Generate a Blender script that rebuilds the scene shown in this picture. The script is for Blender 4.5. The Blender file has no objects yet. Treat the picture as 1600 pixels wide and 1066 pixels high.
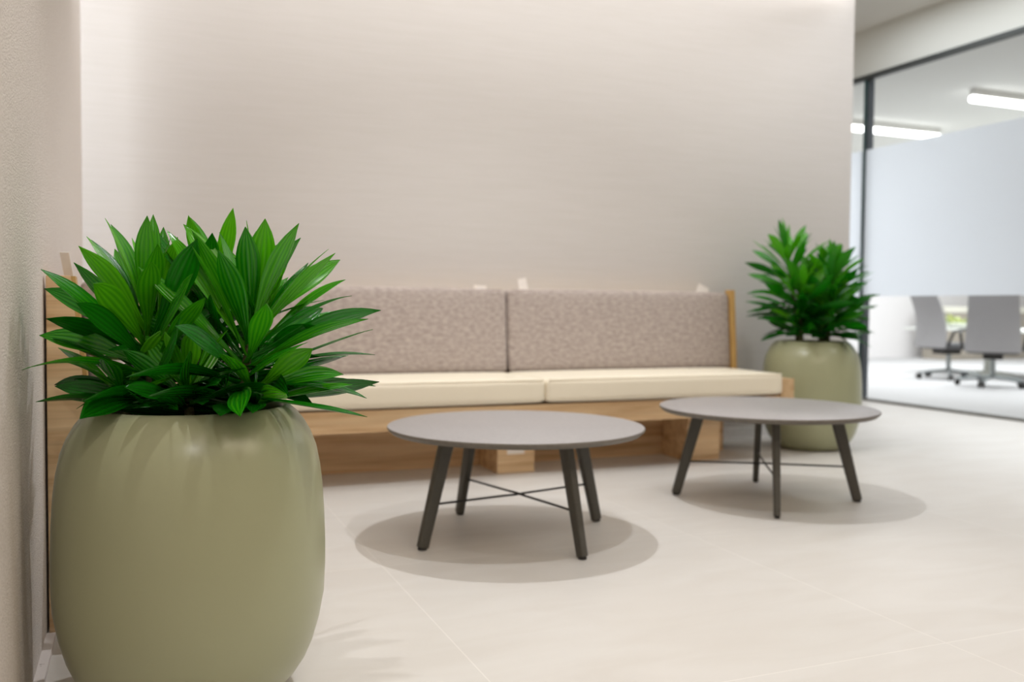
import bpy, bmesh, math, random
from mathutils import Vector, Matrix
D = bpy.data; SC = bpy.context.scene; COL = SC.collection
PI = math.pi; R = math.radians

# ------------------------------------------------------------------ helpers
def tag(o, label=None, cat=None, group=None, kind=None):
    if label: o['label'] = label
    if cat: o['category'] = cat
    if group: o['group'] = group
    if kind: o['kind'] = kind
    return o

def empty(name, loc=(0, 0, 0), rz=0.0):
    o = D.objects.new(name, None); COL.objects.link(o)
    o.location = loc; o.rotation_euler = (0, 0, rz); o.empty_display_size = .1
    return o

def obj(name, bm, m, parent=None, smooth=True, bevel=0, seg=2, angle=35):
    if bevel:
        es = [e for e in bm.edges if len(e.link_faces) == 2 and e.calc_face_angle(0) > R(30)]
        bmesh.ops.bevel(bm, geom=es, offset=bevel, segments=seg, profile=.6, affect='EDGES', clamp_overlap=True)
    me = D.meshes.new(name); bm.normal_update(); bm.to_mesh(me); bm.free()
    o = D.objects.new(name, me); COL.objects.link(o)
    for k in (m if isinstance(m, (list, tuple)) else [m]): me.materials.append(k)
    if smooth:
        for p in me.polygons: p.use_smooth = True
        me.set_sharp_from_angle(angle=R(angle))
    if parent: o.parent = parent
    return o

def copy_tree(o, parent=None):
    c = o.copy(); COL.objects.link(c)
    if parent: c.parent = parent
    for ch in o.children: copy_tree(ch, c)
    return c

def box(bm, x0, x1, y0, y1, z0, z1):
    vs = [bm.verts.new((x, y, z)) for z in (z0, z1) for x, y in ((x0, y0), (x1, y0), (x1, y1), (x0, y1))]
    for f in ((3, 2, 1, 0), (4, 5, 6, 7), (0, 1, 5, 4), (1, 2, 6, 5), (2, 3, 7, 6), (3, 0, 4, 7)):
        bm.faces.new([vs[i] for i in f])
    return vs

def bx(*a):
    bm = bmesh.new(); box(bm, *a); return bm

def prism(pts, axis, a, b):
    """extrude polygon pts (2D) along axis from a to b"""
    bm = bmesh.new()
    def P(p, t):
        if axis == 'x': return (t, p[0], p[1])
        if axis == 'y': return (p[0], t, p[1])
        return (p[0], p[1], t)
    A = [bm.verts.new(P(p, a)) for p in pts]; B = [bm.verts.new(P(p, b)) for p in pts]
    n = len(pts)
    bm.faces.new(A); bm.faces.new(B[::-1])
    for i in range(n): bm.faces.new((A[i], B[i], B[(i + 1) % n], A[(i + 1) % n]))
    bmesh.ops.recalc_face_normals(bm, faces=bm.faces)
    return bm

def ring_loft(bm, rings, cap0=True, cap1=True):
    L = [[bm.verts.new(p) for p in r] for r in rings]
    n = len(rings[0])
    for a, b in zip(L, L[1:]):
        for i in range(n): bm.faces.new((a[i], a[(i + 1) % n], b[(i + 1) % n], b[i]))
    if cap0: bm.faces.new(L[0][::-1])
    if cap1: bm.faces.new(L[-1])

def lathe(bm, prof, n=64, c=(0, 0), cap0=True, cap1=True):
    ring_loft(bm, [[(c[0] + r * math.cos(2 * PI * i / n), c[1] + r * math.sin(2 * PI * i / n), z) for i in range(n)]
                   for r, z in prof], cap0, cap1)

def tube(bm, pts, rad, n=10):
    """tube along points; rad number or list"""
    pts = [Vector(p) for p in pts]
    rings = []
    up = None
    for i, p in enumerate(pts):
        t = (pts[min(i + 1, len(pts) - 1)] - pts[max(i - 1, 0)]).normalized()
        if up is None:
            up = Vector((0, 0, 1)) if abs(t.z) < .9 else Vector((1, 0, 0))
        s = t.cross(up).normalized(); u = s.cross(t).normalized(); up = u
        r = rad[i] if isinstance(rad, (list, tuple)) else rad
        rings.append([p + s * (r * math.cos(2 * PI * k / n)) + u * (r * math.sin(2 * PI * k / n)) for k in range(n)])
    ring_loft(bm, rings)

def bar(bm, a, b, wa, wb, side, n=20, e=.45):
    """superellipse bar from a to b; wa/wb=(width along side, depth)"""
    a = Vector(a); b = Vector(b); t = (b - a).normalized()
    s = Vector(side); s = (s - t * s.dot(t)).normalized(); u = t.cross(s).normalized()
    def ring(c, w):
        out = []
        for k in range(n):
            th = 2 * PI * k / n; cx, sx = math.cos(th), math.sin(th)
            out.append(c + s * (w[0] / 2 * math.copysign(abs(cx) ** e, cx)) + u * (w[1] / 2 * math.copysign(abs(sx) ** e, sx)))
        return out
    ring_loft(bm, [ring(a, wa), ring(b, wb)])

def cushion(bm, sx, sy, sz, r=.03, puff=(0, 0, 0), n=14):
    """rounded padded block centred at origin; puff = bulge along each axis on its faces"""
    bmesh.ops.create_cube(bm, size=1)
    bmesh.ops.subdivide_edges(bm, edges=bm.edges[:], cuts=n, use_grid_fill=True)
    S = Vector((sx, sy, sz)) / 2
    def warp(t, half):           # concentrate verts at the rim
        return math.copysign(1 - (1 - abs(t)) ** 1.7, t)
    for v in bm.verts:
        p = v.co * 2
        q = Vector((warp(p.x, 0) * S.x, warp(p.y, 0) * S.y, warp(p.z, 0) * S.z))
        inner = Vector([max(-s + r, min(s - r, c)) for c, s in zip(q, S)])
        d = q - inner
        if d.length > 1e-9: q = inner + d.normalized() * min(d.length, r) if d.length > r else q
        e = [max(0, 1 - (abs(q[k]) / S[k]) ** 4) for k in range(3)]
        w = (p.x, p.y, p.z)
        for k in range(3):
            o1, o2 = (k + 1) % 3, (k + 2) % 3
            q[k] += puff[k] * (w[k]) * e[o1] * e[o2]
        v.co = q
    bmesh.ops.recalc_face_normals(bm, faces=bm.faces)

def xf(bm, loc=(0, 0, 0), rot=None):
    M = Matrix.Translation(loc)
    if rot is not None: M = M @ rot
    bmesh.ops.transform(bm, matrix=M, verts=bm.verts); return bm

# ------------------------------------------------------------------ materials
def srgb(r, g, b):
    f = lambda c: (c / 255 / 12.92) if c <= 10 else ((c / 255 + .055) / 1.055) ** 2.4
    return (f(r), f(g), f(b), 1)

def mat(name, col, rough=.5, spec=.5, metal=0, noise=None, bump=None, coat=0, sheen=0):
    """noise=(col2, scale(xyz), detail, lo, hi)  bump=(scale xyz, strength, dist)"""
    m = D.materials.new(name); m.use_nodes = True
    nt = m.node_tree; N = nt.nodes; L = nt.links
    b = N['Principled BSDF']
    b.inputs['Base Color'].default_value = col; b.inputs['Roughness'].default_value = rough
    b.inputs['Specular IOR Level'].default_value = spec; b.inputs['Metallic'].default_value = metal
    b.inputs['Coat Weight'].default_value = coat
    if sheen: b.inputs['Sheen Weight'].default_value = sheen
    if noise or bump: tc = N.new('ShaderNodeTexCoord')
    if noise:
        c2, sc, det, lo, hi = noise
        mp = N.new('ShaderNodeMapping'); mp.inputs['Scale'].default_value = sc
        nz = N.new('ShaderNodeTexNoise'); nz.inputs['Scale'].default_value = 1; nz.inputs['Detail'].default_value = det
        nz.inputs['Roughness'].default_value = .65
        mr = N.new('ShaderNodeMapRange'); mr.inputs[1].default_value = lo; mr.inputs[2].default_value = hi
        mx = N.new('ShaderNodeMix'); mx.data_type = 'RGBA'
        mx.inputs[6].default_value = col; mx.inputs[7].default_value = c2
        L.new(tc.outputs['Object'], mp.inputs[0]); L.new(mp.outputs[0], nz.inputs[0])
        L.new(nz.outputs[0], mr.inputs[0]); L.new(mr.outputs[0], mx.inputs[0]); L.new(mx.outputs[2], b.inputs['Base Color'])
    if bump:
        sc, st, di = bump
        mp = N.new('ShaderNodeMapping'); mp.inputs['Scale'].default_value = sc
        nz = N.new('ShaderNodeTexNoise'); nz.inputs['Scale'].default_value = 1; nz.inputs['Detail'].default_value = 3
        bp = N.new('ShaderNodeBump'); bp.inputs['Strength'].default_value = st; bp.inputs['Distance'].default_value = di
        L.new(tc.outputs['Object'], mp.inputs[0]); L.new(mp.outputs[0], nz.inputs[0])
        L.new(nz.outputs[0], bp.inputs['Height']); L.new(bp.outputs[0], b.inputs['Normal'])
    return m

def wood(name, c1, c2, c3, along='x'):
    m = D.materials.new(name); m.use_nodes = True
    nt = m.node_tree; N = nt.nodes; L = nt.links; b = N['Principled BSDF']
    tc = N.new('ShaderNodeTexCoord'); mp = N.new('ShaderNodeMapping')
    mp.inputs['Scale'].default_value = (.7, 14, 14) if along == 'x' else ((14, .7, 14) if along == 'y' else (14, 14, .7))
    nz = N.new('ShaderNodeTexNoise'); nz.inputs['Scale'].default_value = 1.6; nz.inputs['Detail'].default_value = 6
    nz.inputs['Distortion'].default_value = .6
    mp2 = N.new('ShaderNodeMapping'); mp2.inputs['Scale'].default_value = (3, 120, 120) if along == 'x' else ((120, 3, 120) if along == 'y' else (120, 120, 3))
    n2 = N.new('ShaderNodeTexNoise'); n2.inputs['Scale'].default_value = 1; n2.inputs['Detail'].default_value = 3
    cr = N.new('ShaderNodeValToRGB'); e = cr.color_ramp.elements
    e[0].position = .33; e[0].color = c3; e[1].position = .62; e[1].color = c1
    k = cr.color_ramp.elements.new(.47); k.color = c2
    mx = N.new('ShaderNodeMix'); mx.data_type = 'RGBA'; mx.blend_type = 'MULTIPLY'; mx.inputs[0].default_value = .35
    mr = N.new('ShaderNodeMapRange'); mr.inputs[1].default_value = .3; mr.inputs[2].default_value = .6
    mr.inputs[3].default_value = .72; mr.inputs[4].default_value = 1.05
    L.new(tc.outputs['Object'], mp.inputs[0]); L.new(mp.outputs[0], nz.inputs[0]); L.new(nz.outputs[0], cr.inputs[0])
    L.new(tc.outputs['Object'], mp2.inputs[0]); L.new(mp2.outputs[0], n2.inputs[0]); L.new(n2.outputs[0], mr.inputs[0])
    L.new(cr.outputs[0], mx.inputs[6]); L.new(mr.outputs[0], mx.inputs[7]); L.new(mx.outputs[2], b.inputs['Base Color'])
    b.inputs['Roughness'].default_value = .5; b.inputs['Specular IOR Level'].default_value = .35
    return m

def emis(name, col, s):
    m = D.materials.new(name); m.use_nodes = True; b = m.node_tree.nodes['Principled BSDF']
    b.inputs['Base Color'].default_value = (.9, .9, .9, 1)
    b.inputs['Emission Color'].default_value = col; b.inputs['Emission Strength'].default_value = s
    return m

def glass_mat():
    m = D.materials.new('clear_glass'); m.use_nodes = True; nt = m.node_tree; N = nt.nodes; L = nt.links
    N.remove(N['Principled BSDF']); out = N['Material Output']
    t = N.new('ShaderNodeBsdfTransparent'); t.inputs[0].default_value = (.975, .98, .98, 1)
    g = N.new('ShaderNodeBsdfGlossy'); g.inputs['Roughness'].default_value = .02
    f = N.new('ShaderNodeFresnel'); f.inputs[0].default_value = 1.2
    mx = N.new('ShaderNodeMixShader')
    L.new(f.outputs[0], mx.inputs[0]); L.new(t.outputs[0], mx.inputs[1]); L.new(g.outputs[0], mx.inputs[2]); L.new(mx.outputs[0], out.inputs[0])
    return m

def frost_mat():
    m = D.materials.new('frosted_film'); m.use_nodes = True; nt = m.node_tree; N = nt.nodes; L = nt.links
    N.remove(N['Principled BSDF']); out = N['Material Output']
    t = N.new('ShaderNodeBsdfTranslucent'); t.inputs[0].default_value = (.90, .92, .955, 1)
    d = N.new('ShaderNodeBsdfDiffuse'); d.inputs[0].default_value = (.88, .90, .93, 1)
    p = N.new('ShaderNodeBsdfTransparent'); p.inputs[0].default_value = (.95, .97, .98, 1)
    m1 = N.new('ShaderNodeMixShader'); m1.inputs[0].default_value = .24
    m2 = N.new('ShaderNodeMixShader'); m2.inputs[0].default_value = .12
    L.new(t.outputs[0], m1.inputs[1]); L.new(d.outputs[0], m1.inputs[2]); L.new(m1.outputs[0], m2.inputs[1]); L.new(p.outputs[0], m2.inputs[2])
    L.new(m2.outputs[0], out.inputs[0])
    return m

def leaf_mat(name, ca, cb, cy):
    m = D.materials.new(name); m.use_nodes = True; nt = m.node_tree; N = nt.nodes; L = nt.links
    b = N['Principled BSDF']; out = N['Material Output']
    uv = N.new('ShaderNodeUVMap'); sp = N.new('ShaderNodeSeparateXYZ'); L.new(uv.outputs[0], sp.inputs[0])
    mu = N.new('ShaderNodeMath'); mu.operation = 'MULTIPLY'; mu.inputs[1].default_value = 2 * PI * 5
    sn = N.new('ShaderNodeMath'); sn.operation = 'SINE'
    L.new(sp.outputs[0], mu.inputs[0]); L.new(mu.outputs[0], sn.inputs[0])
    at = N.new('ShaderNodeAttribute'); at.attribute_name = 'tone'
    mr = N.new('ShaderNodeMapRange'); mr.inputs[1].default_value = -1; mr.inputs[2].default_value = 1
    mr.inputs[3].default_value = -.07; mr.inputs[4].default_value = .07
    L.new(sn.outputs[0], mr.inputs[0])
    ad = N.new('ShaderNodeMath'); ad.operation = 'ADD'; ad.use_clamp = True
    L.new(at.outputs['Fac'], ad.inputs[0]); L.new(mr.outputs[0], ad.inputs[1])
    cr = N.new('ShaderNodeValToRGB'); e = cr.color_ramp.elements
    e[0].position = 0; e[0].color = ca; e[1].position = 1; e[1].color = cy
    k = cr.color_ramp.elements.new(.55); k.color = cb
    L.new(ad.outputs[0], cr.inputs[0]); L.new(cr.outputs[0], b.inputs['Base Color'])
    bp = N.new('ShaderNodeBump'); bp.inputs['Strength'].default_value = .5; bp.inputs['Distance'].default_value = .0012
    L.new(sn.outputs[0], bp.inputs['Height']); L.new(bp.outputs[0], b.inputs['Normal'])
    b.inputs['Coat Weight'].default_value = .3; b.inputs['Coat Roughness'].default_value = .14; b.inputs['Roughness'].default_value = .22; b.inputs['Specular IOR Level'].default_value = .5
    tr = N.new('ShaderNodeBsdfTranslucent'); L.new(cr.outputs[0], tr.inputs[0])
    mx = N.new('ShaderNodeMixShader'); mx.inputs[0].default_value = .22
    L.new(b.outputs[0], mx.inputs[1]); L.new(tr.outputs[0], mx.inputs[2]); L.new(mx.outputs[0], out.inputs[0])
    return m

def floor_mat():
    m = mat('floor_tile', srgb(221, 212, 201), .42, .4)
    nt = m.node_tree; N = nt.nodes; L = nt.links; b = N['Principled BSDF']
    tc = N.new('ShaderNodeTexCoord')
    mp = N.new('ShaderNodeMapping'); mp.inputs['Location'].default_value = (-.75 + 1.2, -.55 + 1.2, 0)
    br = N.new('ShaderNodeTexBrick'); br.offset = 0; br.squash = 1
    br.inputs['Scale'].default_value = 1; br.inputs['Brick Width'].default_value = 1.2; br.inputs['Row Height'].default_value = 1.2
    br.inputs['Mortar Size'].default_value = .0022; br.inputs['Mortar Smooth'].default_value = .3; br.inputs['Bias'].default_value = 0
    br.inputs['Color1'].default_value = (1, 1, 1, 1); br.inputs['Color2'].default_value = (.97, .965, .96, 1)
    br.inputs['Mortar'].default_value = (1.12, 1.12, 1.12, 1)
    mp2 = N.new('ShaderNodeMapping'); mp2.inputs['Scale'].default_value = (1.1, 3.2, 1)
    nz = N.new('ShaderNodeTexNoise'); nz.inputs['Scale'].default_value = 2.2; nz.inputs['Detail'].default_value = 7; nz.inputs['Distortion'].default_value = .8
    mr = N.new('ShaderNodeMapRange'); mr.inputs[1].default_value = .35; mr.inputs[2].default_value = .65
    mx = N.new('ShaderNodeMix'); mx.data_type = 'RGBA'
    mx.inputs[6].default_value = srgb(207, 203, 198); mx.inputs[7].default_value = srgb(212, 209, 205)
    m2 = N.new('ShaderNodeMix'); m2.data_type = 'RGBA'; m2.blend_type = 'MULTIPLY'; m2.inputs[0].default_value = 1
    L.new(tc.outputs['Object'], mp.inputs[0]); L.new(mp.outputs[0], br.inputs[0])
    L.new(tc.outputs['Object'], mp2.inputs[0]); L.new(mp2.outputs[0], nz.inputs[0]); L.new(nz.outputs[0], mr.inputs[0]); L.new(mr.outputs[0], mx.inputs[0])
    L.new(mx.outputs[2], m2.inputs[6]); L.new(br.outputs[0], m2.inputs[7]); L.new(m2.outputs[2], b.inputs['Base Color'])
    return m

M_wall = mat('wall_fabric', srgb(202, 198, 195), .85, .2, noise=(srgb(206, 202, 200), (3, 3, 90), 5, .35, .65), bump=((40, 40, 400), .15, .002))
M_wall_l = mat('wall_fabric_coarse', srgb(232, 225, 221), .85, .2, noise=(srgb(212, 204, 198), (200, 200, 200), 4, .35, .65), bump=((240, 240, 240), .8, .005))
M_ceil = mat('ceiling_paint', srgb(226, 226, 222), .9, .1)
M_bulk = mat('bulkhead_paint', srgb(214, 216, 212), .8, .2)
M_white = mat('white_paint', srgb(232, 230, 230), .6, .3, noise=(srgb(225, 222, 222), (30, 30, 30), 3, .4, .6))
M_skirt = mat('skirting_white', srgb(225, 218, 216), .6, .3, noise=(srgb(160, 150, 145), (40, 40, 40), 2, .66, .72))
M_floor = floor_mat()
M_mfloor = mat('meeting_carpet', srgb(192, 191, 191), .8, .2, noise=(srgb(186, 185, 185), (20, 20, 20), 4, .4, .6))
M_oak = wood('oak_laminate', srgb(228, 199, 159), srgb(216, 183, 142), srgb(188, 151, 110), 'x')
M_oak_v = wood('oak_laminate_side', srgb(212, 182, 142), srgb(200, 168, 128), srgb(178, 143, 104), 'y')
M_oak_edge = mat('oak_edge_band', srgb(196, 160, 100), .5, .3, noise=(srgb(180, 142, 86), (60, 60, 4), 4, .4, .6))
M_cream = mat('cream_vinyl', srgb(240, 231, 211), .38, .45, bump=((60, 60, 60), .05, .002))
M_grey_fab = mat('heather_fabric', srgb(187, 175, 169), .9, .15, noise=(srgb(150, 138, 132), (32, 32, 66), 7, .34, .68), bump=((300, 300, 300), .3, .002), sheen=.2)
M_pipe = mat('piping_fabric', srgb(150, 135, 128), .9, .15, noise=(srgb(135, 120, 113), (80, 80, 80), 3, .4, .6))
M_paper = mat('white_card', srgb(240, 234, 228), .7, .2, noise=(srgb(234, 227, 221), (12, 12, 12), 2, .4, .6))
M_top = mat('table_laminate', srgb(160, 156, 156), .42, .45, noise=(srgb(154, 150, 150), (60, 60, 60), 3, .4, .6))
M_edge = mat('table_edge', srgb(112, 106, 98), .5, .4, noise=(srgb(106, 100, 92), (50, 50, 50), 3, .4, .6))
M_leg = mat('powder_coat', srgb(78, 75, 68), .5, .45, noise=(srgb(72, 69, 62), (200, 200, 200), 2, .4, .6))
M_dark = mat('black_plastic', srgb(35, 34, 33), .5, .4, noise=(srgb(40, 39, 38), (90, 90, 90), 2, .4, .6))
M_pot = mat('sage_planter', srgb(160, 162, 130), .29, .5, noise=(srgb(160, 162, 130), (6, 6, 6), 3, .4, .6), bump=((500, 500, 500), .04, .001))
M_soil = mat('soil', srgb(38, 30, 24), .95, .1, noise=(srgb(60, 48, 38), (90, 90, 90), 4, .4, .6), bump=((120, 120, 120), .8, .01))
M_stem = mat('cane_stem', srgb(82, 84, 50), .7, .2, noise=(srgb(58, 56, 36), (30, 30, 160), 4, .4, .6))
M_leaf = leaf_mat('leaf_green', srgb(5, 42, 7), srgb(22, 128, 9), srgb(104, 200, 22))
M_metal = mat('dark_aluminium', srgb(62, 66, 66), .45, .5, metal=.3, noise=(srgb(58, 62, 62), (80, 80, 80), 2, .4, .6))
M_track = mat('grey_aluminium', srgb(122, 122, 118), .45, .5, metal=.3, noise=(srgb(116, 116, 112), (80, 80, 80), 2, .4, .6))
M_post = mat('blue_grey_post', srgb(92, 102, 112), .5, .4, noise=(srgb(86, 96, 106), (40, 40, 4), 2, .4, .6))
M_joint = mat('glass_edge_seal', srgb(52, 84, 86), .3, .5, noise=(srgb(44, 74, 76), (30, 30, 2), 2, .4, .6))
M_glass = glass_mat(); M_frost = frost_mat()
M_tube = emis('lamp_diffuser', (1, 1, 1, 1), 5)
M_mesh = mat('chair_mesh_grey', srgb(166, 164, 165), .8, .2, noise=(srgb(157, 155, 156), (120, 120, 120), 2, .4, .6))
M_seat = mat('chair_seat_charcoal', srgb(88, 88, 90), .8, .2, noise=(srgb(80, 80, 82), (120, 120, 120), 2, .4, .6))
M_chrome = mat('brushed_steel', srgb(170, 178, 180), .3, .5, metal=.7, noise=(srgb(160, 168, 170), (60, 60, 60), 2, .4, .6))
M_tablew = mat('white_tabletop', srgb(222, 224, 218), .5, .4, noise=(srgb(216, 218, 212), (20, 20, 20), 2, .4, .6))
M_taupe = mat('taupe_cabinet', srgb(168, 160, 148), .6, .3, noise=(srgb(160, 152, 140), (4, 4, 40), 3, .4, .6))
M_cream_s = mat('cream_ledge', srgb(228, 226, 212), .6, .3, noise=(srgb(222, 220, 206), (20, 20, 20), 2, .4, .6))
M_moss = leaf_mat('moss_leaf', srgb(120, 136, 80), srgb(160, 172, 110), srgb(186, 190, 110))

# ------------------------------------------------------------------ camera (from vanishing points of the photograph)
H = .87
yaw, pitch, roll = .388954834, .0383568, .0087719563
fw = Vector((math.sin(yaw) * math.cos(pitch), math.cos(yaw) * math.cos(pitch), -math.sin(pitch)))
rt = Vector((math.cos(yaw), -math.sin(yaw), 0)); up = rt.cross(fw)
r2 = rt * math.cos(roll) + up * math.sin(roll); u2 = r2.cross(fw)
cam = D.cameras.new('camera'); co = D.objects.new('camera', cam); COL.objects.link(co)
mw = Matrix.Identity(4)
for i in range(3): mw[i][0] = r2[i]; mw[i][1] = u2[i]; mw[i][2] = -fw[i]
mw[2][3] = H; co.matrix_world = mw
cam.sensor_width = 36; cam.sensor_fit = 'HORIZONTAL'; cam.lens = 1429.62664 * 36 / 1600
cam.clip_start = .05; cam.clip_end = 200
cam.dof.use_dof = True; cam.dof.focus_distance = 1.95; cam.dof.aperture_fstop = 2.5
SC.camera = co

# ------------------------------------------------------------------ setting
WY = 5.10; WE = 4.66; GX = 6.41; LZ = 3.05; HZ = 3.52
def struct(name, bm, m, **k): return tag(obj(name, bm, m, smooth=k.pop('smooth', False), **k), kind='structure')

struct('floor', bx(-1.6, GX, -1.5, 13, -.1, 0), M_floor)
struct('floor_meeting', bx(GX, 17, -1.5, 13, -.1, 0), M_mfloor)
struct('wall_back', bx(-1.5, WE, WY, WY + .12, 0, LZ + .25), M_wall)
struct('wall_left', prism([(-.222, -1.2), (-.222, 2.62), (-.238, 4.8), (-.36, 4.8), (-.36, -1.2)], 'z', 0, LZ), M_wall_l)
struct('wall_alcove', bx(-1.6, -1.5, 3.0, WY + .12, 0, LZ + .25), M_wall)
struct('baseboard_left', bx(-.222, -.2, -1.2, 2.612, 0, .014), M_skirt, bevel=.002)
struct('baseboard_back', bx(2.6, WE, WY - .014, WY, 0, .07), M_white, bevel=.003)
struct('ceiling', bx(-1.3, WE, -1.2, WY - .09, LZ, LZ + .08), M_ceil)
struct('ceiling_high', bx(WE - .02, GX + .1, -1.2, 13, HZ, HZ + .08), M_ceil)
struct('wall_right', bx(GX, GX + .1, -1.2, 13, LZ + .03, HZ), M_bulk)
struct('ceiling_meeting', bx(GX + .1, 17, -1.2, 13, LZ + .05, LZ + .12), M_ceil)
struct('wall_meeting_far', bx(GX, 17, 12.6, 12.7, 0, LZ + .05), M_white)
struct('wall_meeting_side', bx(16.9, 17, -1.2, 12.6, 0, LZ + .05), M_white)
struct('trim_1', bx(GX - .02, GX + .05, -1.2, 12.6, LZ - .01, LZ + .03), M_metal, bevel=.003)     # head channel
struct('trim_2', bx(GX - .015, GX + .045, -1.2, 12.6, 0, .022), M_track, bevel=.003)              # floor track
# glazed partition, two panes with a frosted band each
JY = 6.85
for n, (a, b) in enumerate(((JY + .012, 12.6), (-1.2, JY - .012)), 1):
    w = struct('window_%d' % n, bx(GX, GX + .012, a, b, .022, LZ - .01), M_glass)
    f = obj('frosted_band', bx(GX + .0125, GX + .0145, a, b, .99, 2.38), M_frost, w, smooth=False)
struct('trim_3', bx(GX - .004, GX + .016, JY - .012, JY + .012, .022, LZ - .01), M_joint)
struct('trim_4', bx(GX + .05, GX + .10, JY - .012, JY + .040, 0, LZ + .04), M_post, bevel=.004)

# ------------------------------------------------------------------ long bench along the back wall
F = 4.25; BE = 3.50
bench = tag(empty('bench', (1.9, F, 0)), 'long oak bench along the beige back wall, behind the two round tables', 'bench')
def part(name, bm, m, parent, bevel=.003, **k):
    o = obj(name, bm, m, None, bevel=bevel, **k)
    o.parent = parent; o.matrix_parent_inverse = Matrix.Translation(parent.location).inverted() if parent.parent is None else Matrix()
    return o
part('fascia', bx(.44, 3.405, F, F + .022, .264, .368), M_oak, bench)
part('deck', bx(.44, 3.405, F + .024, 4.98, .346, .366), M_oak, bench)
part('back_panel', bx(.44, 3.31, 4.66, 4.68, 0, .344), M_oak, bench)
l1 = part('leg', bx(1.722, 1.93, 4.385, 4.658, 0, .344), M_oak, bench)
part('leg', bx(2.875, 3.09, 4.385, 4.658, 0, .344), M_oak, bench)
part('backrest_frame', prism([(4.93, .37), (4.97, .945), (WY - .01, .945), (WY - .01, .37)], 'x', -.19, 3.455), M_oak, bench)
ep = part('end_panel', bx(3.408, BE, F - .002, 4.80, .264, .466), M_oak_v, bench)
part('end_upright', prism([(4.79, .264), (4.79, .47), (4.83, .982), (4.885, .982), (4.86, .264)], 'x', BE - .036, BE), M_oak_edge, bench)
st = part('paper_sticker', bx(1.775, 1.872, 4.3825, 4.3845, .098, .165), M_paper, bench, bevel=0)
tag(st, 'white paper sticker on the front of the bench leg')

def seat(x0, x1, label):
    bm = bmesh.new(); cushion(bm, x1 - x0, .565, .118, .022, (.002, .004, .010))
    o = obj('seat_cushion', bm, M_cream, angle=80); o.location = ((x0 + x1) / 2, F - .03 + .2825, .37 + .059 + .0105)
    pm = bmesh.new(); sx, sy = (x1 - x0) / 2 - .012, .2825 - .008
    tube(pm, [(-sx, -sy - .004, .056), (sx, -sy - .004, .056)], .004, 8)
    p = obj('seam', pm, M_cream, o)
    return tag(o, label, 'cushion', 'cream seat cushions on the back bench')
seat(.45, 1.918, 'cream vinyl seat cushion left of the seam, behind the big plant and nearer round table')
seat(1.924, 3.402, 'cream vinyl seat cushion at the right end of the bench, beside the far planter')

def backc(x0, x1, label):
    """upright heather cushion leaning on the frame, with piping round its front face"""
    w, d, h = x1 - x0, .115, .475
    bm = bmesh.new(); cushion(bm, w, d, h, .024, (.004, .012, .006))
    rot = Matrix.Rotation(R(-4.6), 4, 'X')
    o = obj('back_cushion', bm, M_grey_fab, angle=80)
    o.location = ((x0 + x1) / 2, 4.872, .724); o.rotation_euler = (R(-4.6), 0, 0)
    a, c, y, r = w / 2 - .006, h / 2 - .006, -d / 2 + .012, .03
    pts = []
    for cx, cz, t0 in ((a - r, c - r, 0), (-a + r, c - r, 90), (-a + r, -c + r, 180), (a - r, -c + r, 270)):
        for k in range(6):
            t = R(t0 + 18 * k); pts.append((cx + r * math.cos(t), y, cz + r * math.sin(t)))
    pts.append(pts[0]); pm = bmesh.new(); tube(pm, pts, .0045, 8)
    obj('piping', pm, M_pipe, o)
    return tag(o, label, 'cushion', 'heather grey back cushions on the back bench')
backc(.30, 1.942, 'heather grey back cushion on the bench, its left half hidden by the big plant')
backc(1.954, 3.458, 'heather grey back cushion at the right end of the bench, against the thin oak upright')

# white cards poking up behind the cushions
def card(x, y, z, w, h, tilt, lean, label):
    o = obj('paper_card', bx(-w / 2, w / 2, -.0015, .0015, -.06, h), M_paper, bevel=.001)
    o.location = (x, y, z); o.rotation_euler = (R(lean), R(tilt), 0)
    return tag(o, label, 'card', 'white cards tucked behind the back cushions')
card(1.83, 4.957, .955, .075, .032, 3, -5, 'low white paper card just showing above the left back cushion')
card(2.105, 4.957, .955, .055, .078, -10, -5, 'tall white paper card standing up right of the gap between the back cushions')
card(3.335, 4.957, .955, .085, .058, 24, -5, 'white paper card leaning behind the right end of the right back cushion')

# ------------------------------------------------------------------ bench return along the left wall
ret = tag(empty('bench', (-.2, 2.62, 0)), 'oak bench return along the left wall, its end panel behind the big planter', 'bench')
prof = [(-.216, .004), (-.216, .938), (-.158, .938), (-.112, .47), (.42, .47), (.42, .264), (.30, .264), (.30, .004)]
part('end_panel', prism(prof, 'y', 2.62, 2.66), M_oak, ret)
part('edge_band', prism([(-.1575, .937), (-.1475, .937), (-.1015, .472), (-.1115, .472)], 'y', 2.624, 2.70), M_oak_edge, ret, bevel=0)
part('fascia', bx(.40, .42, 2.662, 4.24, .264, .366), M_oak_v, ret)
part('deck', bx(-.20, .398, 2.662, 4.24, .346, .366), M_oak_v, ret)
part('back_panel', bx(.06, .08, 2.662, 4.64, 0, .344), M_oak_v, ret)
part('backrest_frame', prism([(-.21, .37), (-.21, .92), (-.165, .92), (-.135, .37)], 'y', 2.662, 4.78), M_oak_v, ret)
bm = bmesh.new(); cushion(bm, .43, 1.54, .118, .022, (.002, .004, .010))
o = obj('seat_cushion', bm, M_cream, angle=80); o.location = (.198, 3.438, .4395)
tag(o, 'cream vinyl seat cushion on the bench return, hidden behind the big plant', 'cushion')
bm = bmesh.new(); cushion(bm, .09, 2.02, .46, .022, (.010, .004, .005))
o = obj('back_cushion', bm, M_grey_fab, angle=80); o.location = (-.083, 3.72, .700); o.rotation_euler = (0, R(-4.2), 0)
tag(o, 'heather grey back cushion along the left wall, glimpsed through the big plant', 'cushion')
o = obj('paper_card', bx(-.0015, .0015, -.012, .012, -.05, .045), M_paper, bevel=.001); o.location = (-.176, 2.78, .965); o.rotation_euler = (0, R(-28), R(75))
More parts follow.
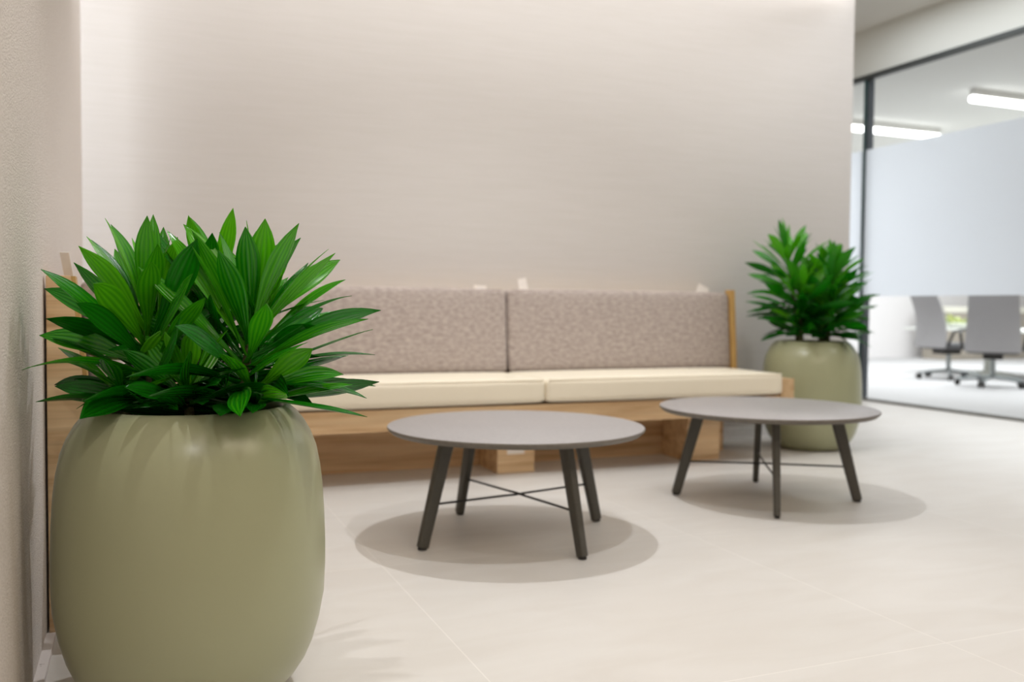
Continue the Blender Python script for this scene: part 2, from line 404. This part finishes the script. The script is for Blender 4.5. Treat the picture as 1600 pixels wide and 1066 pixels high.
tag(o, 'white paper card behind the leaves at the left wall, above the oak end panel', 'card')

# ------------------------------------------------------------------ round tables
def table(x, y, rot, label):
    t = tag(empty('coffee_table', (x, y, 0), rot), label, 'table', 'round grey coffee tables')
    TR, TZ = .485, .42
    bm = bmesh.new()
    lathe(bm, [(TR - .016, TZ - .022), (TR - .003, TZ - .010), (TR, TZ - .005), (TR - .001, TZ - .0015), (TR - .003, TZ)], 128)
    for f in bm.faces: f.material_index = 0 if f.calc_center_median().z > TZ - .0005 else 1
    obj('tabletop', bm, [M_top, M_edge], t, angle=50)
    bm = bmesh.new(); lathe(bm, [(.075, TZ - .034), (.08, TZ - .031), (.08, TZ - .0225)], 48)
    obj('hub_plate', bm, M_leg, t)
    for k in range(4):
        a = PI / 2 * k; d = Vector((math.cos(a), math.sin(a), 0)); s = Vector((-d.y, d.x, 0))
        bm = bmesh.new()
        bar(bm, d * .402 + Vector((0, 0, .010)), d * .300 + Vector((0, 0, TZ - .0232)), (.027, .042), (.034, .056), s)
        lg = obj('leg', bm, M_leg, t, angle=50)
        bm = bmesh.new(); bar(bm, d * .404 + Vector((0, 0, 0)), d * .402 + Vector((0, 0, .010)), (.020, .030), (.022, .032), s)
        obj('foot_pad', bm, M_dark, lg)
        bm = bmesh.new()   # arm under the top with a curved gusset into the leg
        pts = [(.05, TZ - .023), (.31, TZ - .023), (.318, TZ - .055)]
        for q in range(7):
            u = q / 6; pts.append((.304 - .19 * math.sin(u * PI / 2) ** 1.3, TZ - .060 + .026 * (1 - (1 - u) ** 2)))
        pts.append((.05, TZ - .034))
        g = prism(pts, 'y', -.013, .013); xf(g, (0, 0, 0), Matrix.Rotation(a, 4, 'Z'))
        obj('arm', g, M_leg, t, bevel=.002)
    for k in range(2):
        a = PI / 2 * k; d = Vector((math.cos(a), math.sin(a), 0)); zz = .158
        off = .004 * (1 if k else -1)
        rr = .362
        bm = bmesh.new()
        tube(bm, [d * -rr + Vector((0, 0, zz)), d * -.05 + Vector((0, 0, zz + off * .6)), Vector((0, 0, zz + off)), d * .05 + Vector((0, 0, zz + off * .6)), d * rr + Vector((0, 0, zz))], .0042, 10)
        obj('brace_rod', bm, M_dark, t)
    return t
table(1.325, 3.185, R(12.6), 'round grey coffee table nearer the big green planter, in front of the bench middle')
table(2.655, 3.405, R(59), 'round grey coffee table farther right, in front of the far planter')

# ------------------------------------------------------------------ plants
LEAF_W = [(0, .34), (.1, .24), (.2, .30), (.3, .45), (.4, .65), (.5, .84), (.6, .97), (.68, 1), (.76, .93), (.84, .73), (.9, .50), (.95, .25), (.98, .10), (1, .02)]
def leaf(bm, uvl, tone, base, dirv, L, W, roll=0, droop=.5, tipcurl=.3, tv=.5, ns=16, nw=8, side=0.0, ok=None):
    """lance-shaped ribbed leaf, bending under its weight; ok(point) rejects leaves that would run into something"""
    d = dirv.normalized()
    z = Vector((0, 0, 1))
    s = d.cross(z)
    if s.length < .05: s = Vector((1, 0, 0))
    s.normalize(); s = Matrix.Rotation(roll, 3, d) @ s
    n = s.cross(d).normalized()
    p = Vector(base); rows = []; dl = L / ns
    ax = d.cross(z); ax = ax.normalized() if ax.length > .02 else s.copy()
    for i in range(ns + 1):
        v = i / ns
        # width profile: narrow clasping base, widest past the middle, drawn-out tip
        for (va, wa), (vb, wb) in zip(LEAF_W, LEAF_W[1:]):
            if va <= v <= vb: k = (v - va) / (vb - va); w = W * (wa + (wb - wa) * k)
        fold = .36 * (1 - v * .75)
        row = []
        for j in range(nw + 1):
            u = j / nw * 2 - 1
            q = p + s * (u * w / 2) + n * (abs(u) ** 1.25 * w / 2 * fold) + n * (.0014 * math.cos(u * PI * 4) * (1 - v * .7))
            row.append(q)
        rows.append(row)
        if ok and i > 3 and not all(ok(q) for q in (row[0], row[nw // 2], row[-1])): return False
        horiz = math.sqrt(max(0, 1 - d.z ** 2))
        Rm = Matrix.Rotation(-droop * (.5 + 1.6 * v) * (.3 + .7 * horiz) / ns, 3, ax)
        Rn = Matrix.Rotation(-tipcurl * (max(0, v - .75) / .25) ** 2 * 4 / ns, 3, s)
        Rs = Matrix.Rotation(side / ns, 3, n)
        Q = Rs @ Rn @ Rm
        d = Q @ d; n = Q @ n; s = Q @ s
        p = p + d * dl
    rows = [[bm.verts.new(q) for q in r] for r in rows]
    for i in range(ns):
        for j in range(nw):
            f = bm.faces.new((rows[i][j], rows[i][j + 1], rows[i + 1][j + 1], rows[i + 1][j]))
            for lp, (a, b) in zip(f.loops, ((j, i), (j + 1, i), (j + 1, i + 1), (j, i + 1))):
                lp[uvl].uv = (a / nw, b / ns)
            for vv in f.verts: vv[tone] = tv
    return True

def new_foliage():
    bm = bmesh.new(); return bm, bm.loops.layers.uv.new('UVMap'), bm.verts.layers.float.new('tone')

POT = [(.170, 0), (.182, .002), (.196, .010), (.214, .024), (.235, .046), (.256, .078), (.272, .115), (.286, .165), (.297, .225), (.30, .29), (.30, .345),
       (.2975, .42), (.2935, .48), (.288, .525), (.279, .57), (.266, .604), (.25, .632), (.234, .652), (.222, .663), (.214, .668), (.207, .669), (.201, .666), (.199, .655), (.199, .60)]
def planter(x, y, sc, label, shoots, seed, group='potted plants in sage planters'):
    random.seed(seed)
    t = tag(empty('potted_plant', (x, y, 0)), label, 'plant', group)
    bm = bmesh.new(); lathe(bm, [(r * sc, z * sc) for r, z in POT], 128, cap1=False)
    obj('planter', bm, M_pot, t, angle=70)
    bm = bmesh.new(); lathe(bm, [(.0001, .625 * sc), (.08, .628 * sc), (.15, .622 * sc), (.197 * sc, .615 * sc)], 48, cap0=False, cap1=False)
    bmesh.ops.reverse_faces(bm, faces=bm.faces)
    obj('soil', bm, M_soil, t)
    for sh in shoots:
        hx, hy, hz = sh['head']; b = sh.get('base', (hx * .6, hy * .6)); z0 = .61 * sc
        bz = Vector((b[0], b[1], z0)); hd = Vector((hx, hy, hz))
        pts = [bz.lerp(hd, k / 6) + Vector((0, 0, 0)) for k in range(7)]
        sm = bmesh.new(); tube(sm, pts, [.014 - .0012 * k for k in range(7)], 10)
        stm = obj('stem', sm, M_stem, t)
        bm, uvl, tone = new_foliage()
        n = sh['n']; ln = sh['len']; wd = sh['wid']; span = sh.get('span', .16); az0 = sh.get('az', random.random() * 6.28)
        e0, e1 = sh.get('elev', (82, -8)); ax = (hd - bz).normalized(); ax = Vector((ax.x * sh.get('leanf', .8), ax.y * sh.get('leanf', .8), 1)).normalized()
        q = Vector((0, 0, 1)).rotation_difference(ax).to_matrix()
        def ok(q):
            r = math.hypot(q.x, q.y) / sc; zz = q.z / sc
            if x + q.x < -.205: return False
            if y + q.y > WY - .03 or (x > 3 and x + q.x < BE + .03 and q.z < .98): return False
            if r > .196:
                for (ra, za), (rb, zb) in zip(POT[10:], POT[11:21]):
                    if rb <= r <= ra and zz < za + (zb - za) * (r - ra) / (rb - ra) + .012: return False
                if r < .21 and zz < .68: return False
                if zz < .30: return False
            else: return zz > .62
            return True
        for i in range(n):
            tt = (i + .5) / n
            for tries in range(6):
                az = az0 + i * 2.399963 + random.uniform(-.25, .25) * (1 + tries)
                el = R(e0 + (e1 - e0) * tt ** .85 + random.uniform(-8, 8) + 7 * tries)
                dv = q @ Vector((math.cos(az) * math.cos(el), math.sin(az) * math.cos(el), math.sin(el)))
                pos = hd.lerp(bz, min(1, tt * span / max(.01, (hd - bz).length)))
                L = ln * (.66 + .40 * math.sin(min(1, tt * 1.7 + .12) * PI / 2)) * random.uniform(.86, 1.1) * (1 - .09 * tries)
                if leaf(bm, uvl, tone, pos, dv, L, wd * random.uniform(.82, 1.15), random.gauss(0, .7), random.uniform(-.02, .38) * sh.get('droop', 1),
                        random.uniform(-.1, .5), min(1, max(0, .80 - .58 * tt + random.uniform(-.2, .2))), side=random.uniform(-.25, .25), ok=ok): break  # lower leaves toned darker: older growth plus shade put into the colour
        for (tx, ty, tz, w, tn) in sh.get('extra', ()):
            v = Vector((tx, ty, tz)) - hd
            dv = v.normalized() + Vector((0, 0, .16))
            leaf(bm, uvl, tone, hd - Vector((0, 0, .03)), dv, v.length * 1.04, w, random.uniform(-.2, .2), .34, .3, tn)
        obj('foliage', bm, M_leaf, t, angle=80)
    return t

def rd(l, d):   # lateral (towards camera right) and depth offsets -> x, y
    return (l * math.cos(yaw) + d * math.sin(yaw), -l * math.sin(yaw) + d * math.cos(yaw))
def V(l, d, z): x, y = rd(l, d); return (x, y, z)

near = [
    dict(head=V(-.085, -.045, 0.840), base=rd(-.07, -.04), n=56, len=.285, wid=.050, span=.24, az=1.0, elev=(84, -16)),
    dict(head=V(.145, -.035, 0.830), base=rd(.10, -.03), n=56, len=.30, wid=.050, span=.24, az=2.2, elev=(84, -16)),
    dict(head=V(.02, .09, 0.880), base=rd(.0, .08), n=34, len=.26, wid=.045, span=.2, az=.4),
    dict(head=V(-.12, .10, 0.840), base=rd(-.09, .09), n=26, len=.26, wid=.045, span=.2, az=4),
    dict(head=V(.13, .11, 0.850), base=rd(.10, .09), n=26, len=.26, wid=.045, span=.2, az=3),
    dict(head=V(.03, -.12, 0.700), base=rd(.03, -.10), n=16, len=.17, wid=.046, span=.06, az=5, elev=(75, 8)),
    dict(head=V(-.13, -.06, 0.680), base=rd(-.12, -.05), n=16, len=.22, wid=.048, span=.05, az=3.5, elev=(45, -4)),
    dict(head=V(.15, -.04, 0.680), base=rd(.14, -.03), n=16, len=.22, wid=.048, span=.05, az=5.5, elev=(45, -4)),
]
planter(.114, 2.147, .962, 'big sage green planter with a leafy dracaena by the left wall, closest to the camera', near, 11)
far = [
    dict(head=V(-.16, .02, 1.20), base=rd(-.06, .02), n=50, len=.30, wid=.054, span=.36, az=.3),
    dict(head=V(.10, -.06, 1.08), base=rd(.06, -.05), n=60, len=.29, wid=.054, span=.36, az=1.9),
    dict(head=V(.14, .09, 1.12), base=rd(.08, .08), n=40, len=.26, wid=.053, span=.3, az=2.9),
    dict(head=V(-.10, -.06, .97), base=rd(-.08, -.06), n=44, len=.34, wid=.050, span=.24, az=4, elev=(60, -2)),
    dict(head=V(.08, -.08, .88), base=rd(.07, -.06), n=34, len=.25, wid=.052, span=.18, az=1, elev=(60, 2)),
    dict(head=V(.02, -.09, .76), base=rd(.02, -.08), n=20, len=.20, wid=.048, span=.06, az=0, elev=(60, 6)),
    dict(head=V(-.11, -.03, .78), base=rd(-.10, -.03), n=20, len=.24, wid=.048, span=.08, az=2, elev=(50, 4)),
    dict(head=V(.13, .02, .92), base=rd(.10, .02), n=30, len=.25, wid=.052, span=.2, az=2, elev=(60, 2)),
]
planter(3.905, 4.58, 1.0, 'far sage green planter with a tall dracaena, between the bench end and the glass wall', far, 5)

# ------------------------------------------------------------------ meeting room behind the glass
def office_chair(x, y, rz, label, sc=1.0):
    t = tag(empty('office_chair', (x, y, 0), rz), label, 'chair', 'grey office chairs in the glass room'); t.scale = (sc, sc, sc)
    # faces +x ; back panel curved
    bm = bmesh.new(); nx, nz = 10, 10; rows = []
    for i in range(nz + 1):
        v = i / nz; z = .40 + .72 * v; w = .285 - .04 * v
        xo = -.27 - .05 * v - .05 * math.sin(v * PI) * (-1) - .10 * v * v
        rows.append([(xo - .05 * (1 - (2 * j / nx - 1) ** 2), (2 * j / nx - 1) * w, z) for j in range(nx + 1)])
    F_ = [[bm.verts.new(p) for p in r] for r in rows]; B_ = [[bm.verts.new((p[0] - .02, p[1], p[2])) for p in r] for r in rows]
    for i in range(nz):
        for j in range(nx):
            bm.faces.new((F_[i][j], F_[i][j + 1], F_[i + 1][j + 1], F_[i + 1][j])); bm.faces.new((B_[i][j], B_[i + 1][j], B_[i + 1][j + 1], B_[i][j + 1]))
    for i in range(nz):
        bm.faces.new((F_[i][0], F_[i + 1][0], B_[i + 1][0], B_[i][0])); bm.faces.new((F_[i][nx], B_[i][nx], B_[i + 1][nx], F_[i + 1][nx]))
    for j in range(nx):
        bm.faces.new((F_[0][j], B_[0][j], B_[0][j + 1], F_[0][j + 1])); bm.faces.new((F_[nz][j], F_[nz][j + 1], B_[nz][j + 1], B_[nz][j]))
    obj('backrest', bm, M_mesh, t, angle=60)
    bm = bmesh.new(); cushion(bm, .50, .54, .07, .03, (0, 0, .01), 8); xf(bm, (-.02, 0, .415)); obj('seat', bm, M_seat, t, angle=80)
    bm = bmesh.new(); box(bm, -.16, .10, -.10, .10, .315, .375); obj('mechanism', bm, M_dark, t, bevel=.02)
    for s in (-1, 1):
        bm = bmesh.new(); tube(bm, [(-.26, .30 * s, .42), (-.20, .33 * s, .60), (-.12, .335 * s, .625), (.14, .335 * s, .625)], .017, 8); obj('armrest', bm, M_dark, t)
    bm = bmesh.new(); tube(bm, [(0, 0, .10), (0, 0, .33)], [.03, .025], 12); obj('gas_column', bm, M_chrome, t)
    for k in range(5):
        a = 2 * PI * k / 5 + .35; d = Vector((math.cos(a), math.sin(a), 0))
        bm = bmesh.new(); bar(bm, Vector((0, 0, .115)), d * .36 + Vector((0, 0, .075)), (.05, .035), (.028, .022), Vector((-d.y, d.x, 0)))
        lg = obj('base_leg', bm, M_chrome, t, angle=60)
        bm = bmesh.new(); c = d * .36; s = Vector((-d.y, d.x, 0))
        for q in (-1, 1): 
            n0 = c + s * (.012 * q) + Vector((0, 0, .032)); n1 = c + s * (.03 * q) + Vector((0, 0, .032)); tube(bm, [n0, n1], .032, 14)
        tube(bm, [c + Vector((0, 0, .032)), c + Vector((0, 0, .08))], .010, 8)
        obj('caster', bm, M_dark, lg)
    return t
office_chair(9.45, 8.56, R(-9), 'grey mesh office chair turned sideways, leftmost behind the glass')
office_chair(9.03, 7.56, R(38), 'grey mesh office chair with its broad back to the glass, right of the sideways chair')

tb = tag(empty('conference_table', (10.6, 8.2, 0)), 'white conference table behind the grey office chairs in the glass room', 'table')
bm = bmesh.new(); box(bm, -.75, .75, -2.2, 1.5, .595, .622); obj('tabletop', bm, M_tablew, tb, bevel=.006)
for yy in (-1.4, .75):
    bm = bmesh.new(); lathe(bm, [(.30, 0), (.30, .02), (.06, .06), (.05, .2), (.05, .56), (.2, .594)], 32, c=(0, yy)); obj('pedestal', bm, M_tablew, tb)
cb = tag(empty('cabinet', (14.1, 12.0, 0)), 'taupe low cabinet with a cream top behind the conference table', 'cabinet')
bm = bmesh.new(); box(bm, -1.2, 2.5, -.25, .25, 0, .82); obj('body', bm, M_taupe, cb, bevel=.004)
bm = bmesh.new(); box(bm, -1.22, 2.52, -.27, .27, .821, .93); obj('worktop', bm, M_cream_s, cb, bevel=.006)
for k in range(3):
    bm = bmesh.new(); box(bm, -1.19 + 1.23 * k, .02 + 1.23 * k, -.27, -.251, .06, .81); dr = obj('door', bm, M_taupe, cb, bevel=.003)
    bm = bmesh.new(); tube(bm, [(-.58 + 1.23 * k - .1, -.277, .72), (-.58 + 1.23 * k + .1, -.277, .72)], .006, 8); obj('handle', bm, M_chrome, dr)
# a low plant bowl standing on the conference table, seen between the chairs
pb = tag(empty('plant_bowl', (10.40, 9.29, .623)), 'small yellow green plant in a pale bowl on the conference table between the chairs', 'plant')
bm = bmesh.new(); lathe(bm, [(.10, 0), (.16, .03), (.19, .07), (.18, .07), (.15, .045)], 32); obj('bowl', bm, M_tablew, pb)
random.seed(3); bm, uvl, tone = new_foliage()
for i in range(46):
    a = i * 2.4; rr = .15 * math.sqrt(i / 46); el = R(random.uniform(15, 80))
    leaf(bm, uvl, tone, Vector((rr * math.cos(a), rr * math.sin(a), .05)), Vector((math.cos(a) * math.cos(el), math.sin(a) * math.cos(el), math.sin(el))), random.uniform(.10, .17), .05, 0, .5, .2, random.uniform(.2, .9), 6, 2)
obj('foliage', bm, M_moss, pb)

# linear lamps under the meeting room ceiling
def lamp_bar(x0, x1, y, z, label):
    t = tag(empty('linear_lamp', ((x0 + x1) / 2, y, z)), label, 'ceiling lamp', 'linear lamps in the glass room')
    h = (x1 - x0) / 2
    bm = bmesh.new(); tube(bm, [(-h, 0, 0), (h, 0, 0)], .035, 16); obj('diffuser', bm, M_tube, t)
    bm = bmesh.new(); box(bm, -h, h, -.03, .03, .034, LZ + .049 - z); obj('housing', bm, M_ceil, t, bevel=.003)
lamp_bar(7.70, 9.16, 8.53, 2.995, 'glowing white linear ceiling lamp crossing the dark glass joint')
lamp_bar(7.79, 9.25, 6.86, 2.995, 'glowing white linear ceiling lamp cut off by the right edge of the photo')

# ------------------------------------------------------------------ lights
W = D.worlds.new('world'); SC.world = W; W.use_nodes = True
bg = W.node_tree.nodes['Background']; bg.inputs[0].default_value = (1, .83, .66, 1); bg.inputs[1].default_value = .46

def area(name, loc, rot, sx, sy, p, col=(1, .97, .93)):
    l = D.lights.new(name, 'AREA'); l.shape = 'RECTANGLE'; l.size = sx; l.size_y = sy; l.energy = p; l.color = col
    o = D.objects.new(name, l); COL.objects.link(o); o.location = loc; o.rotation_euler = rot; return o
def spot(name, loc, tgt, p, ang, blend=.6, rad=.03, col=(1, .985, .97)):
    l = D.lights.new(name, 'SPOT'); l.energy = p; l.spot_size = R(ang); l.spot_blend = blend; l.shadow_soft_size = rad; l.color = col
    o = D.objects.new(name, l); COL.objects.link(o); o.location = loc
    o.rotation_euler = (Vector(tgt) - Vector(loc)).to_track_quat('-Z', 'Y').to_euler(); return o

spot('downlight', (1.62, 3.38, 3.03), (1.62, 3.38, 0), 142, 126, .9, .022, (.97, .985, 1))
spot('downlight', (1.52, 2.0, 3.03), (1.42, 2.45, 0), 90, 64, .7, .022, (.97, .985, 1))
spot('downlight', (.20, 1.85, 3.03), (.1, 2.1, .6), 62, 62, .9, .03)
spot('downlight', (-.05, -.72, 3.03), (.1, 2.0, .6), 66, 60, .9, .05)
spot('downlight', (3.6, 1.6, 3.03), (3.6, 1.6, 0), 16, 125, .9, .05)
# warm ambient fill, an unseen area light added in front of the seating
area('warm_fill', (2.2, .3, 3.03), (R(12), 0, 0), 3.6, 1.2, 84, (1, .85, .70))
# unseen strip light added to brighten the back wall
area('wall_fill', (1.9, 4.10, 3.03), (R(44), 0, 0), 5.2, .08, 40, (1, .985, .965))
# daylight falling past the end of the left wall from the passage behind it
area('passage_light', (-1.40, 4.15, 2.1), (0, R(-90), 0), 1.9, .7, 40, (.93, .97, 1))
# cove strip along the top of the back wall
area('cove_strip', (1.7, WY - .045, LZ + .06), (0, 0, 0), 5.8, .05, 10, (1, .98, .96))
# meeting room luminaires
area('meeting_light', (10.5, 8.5, 2.95), (0, 0, 0), 6, 5, 510, (.94, .975, 1))
area('corridor_light', (5.5, 4.0, HZ - .03), (0, 0, 0), .8, 5, 76, (.93, .97, 1))

SC.view_settings.view_transform = 'Standard'; SC.view_settings.look = 'None'
SC.view_settings.gamma = 1; SC.view_settings.use_curve_mapping = False; SC.view_settings.exposure = -.12
SC.cycles.max_bounces = 10; SC.cycles.diffuse_bounces = 5; SC.cycles.transparent_max_bounces = 12
SC.cycles.sample_clamp_indirect = 8; SC.cycles.use_denoising = True
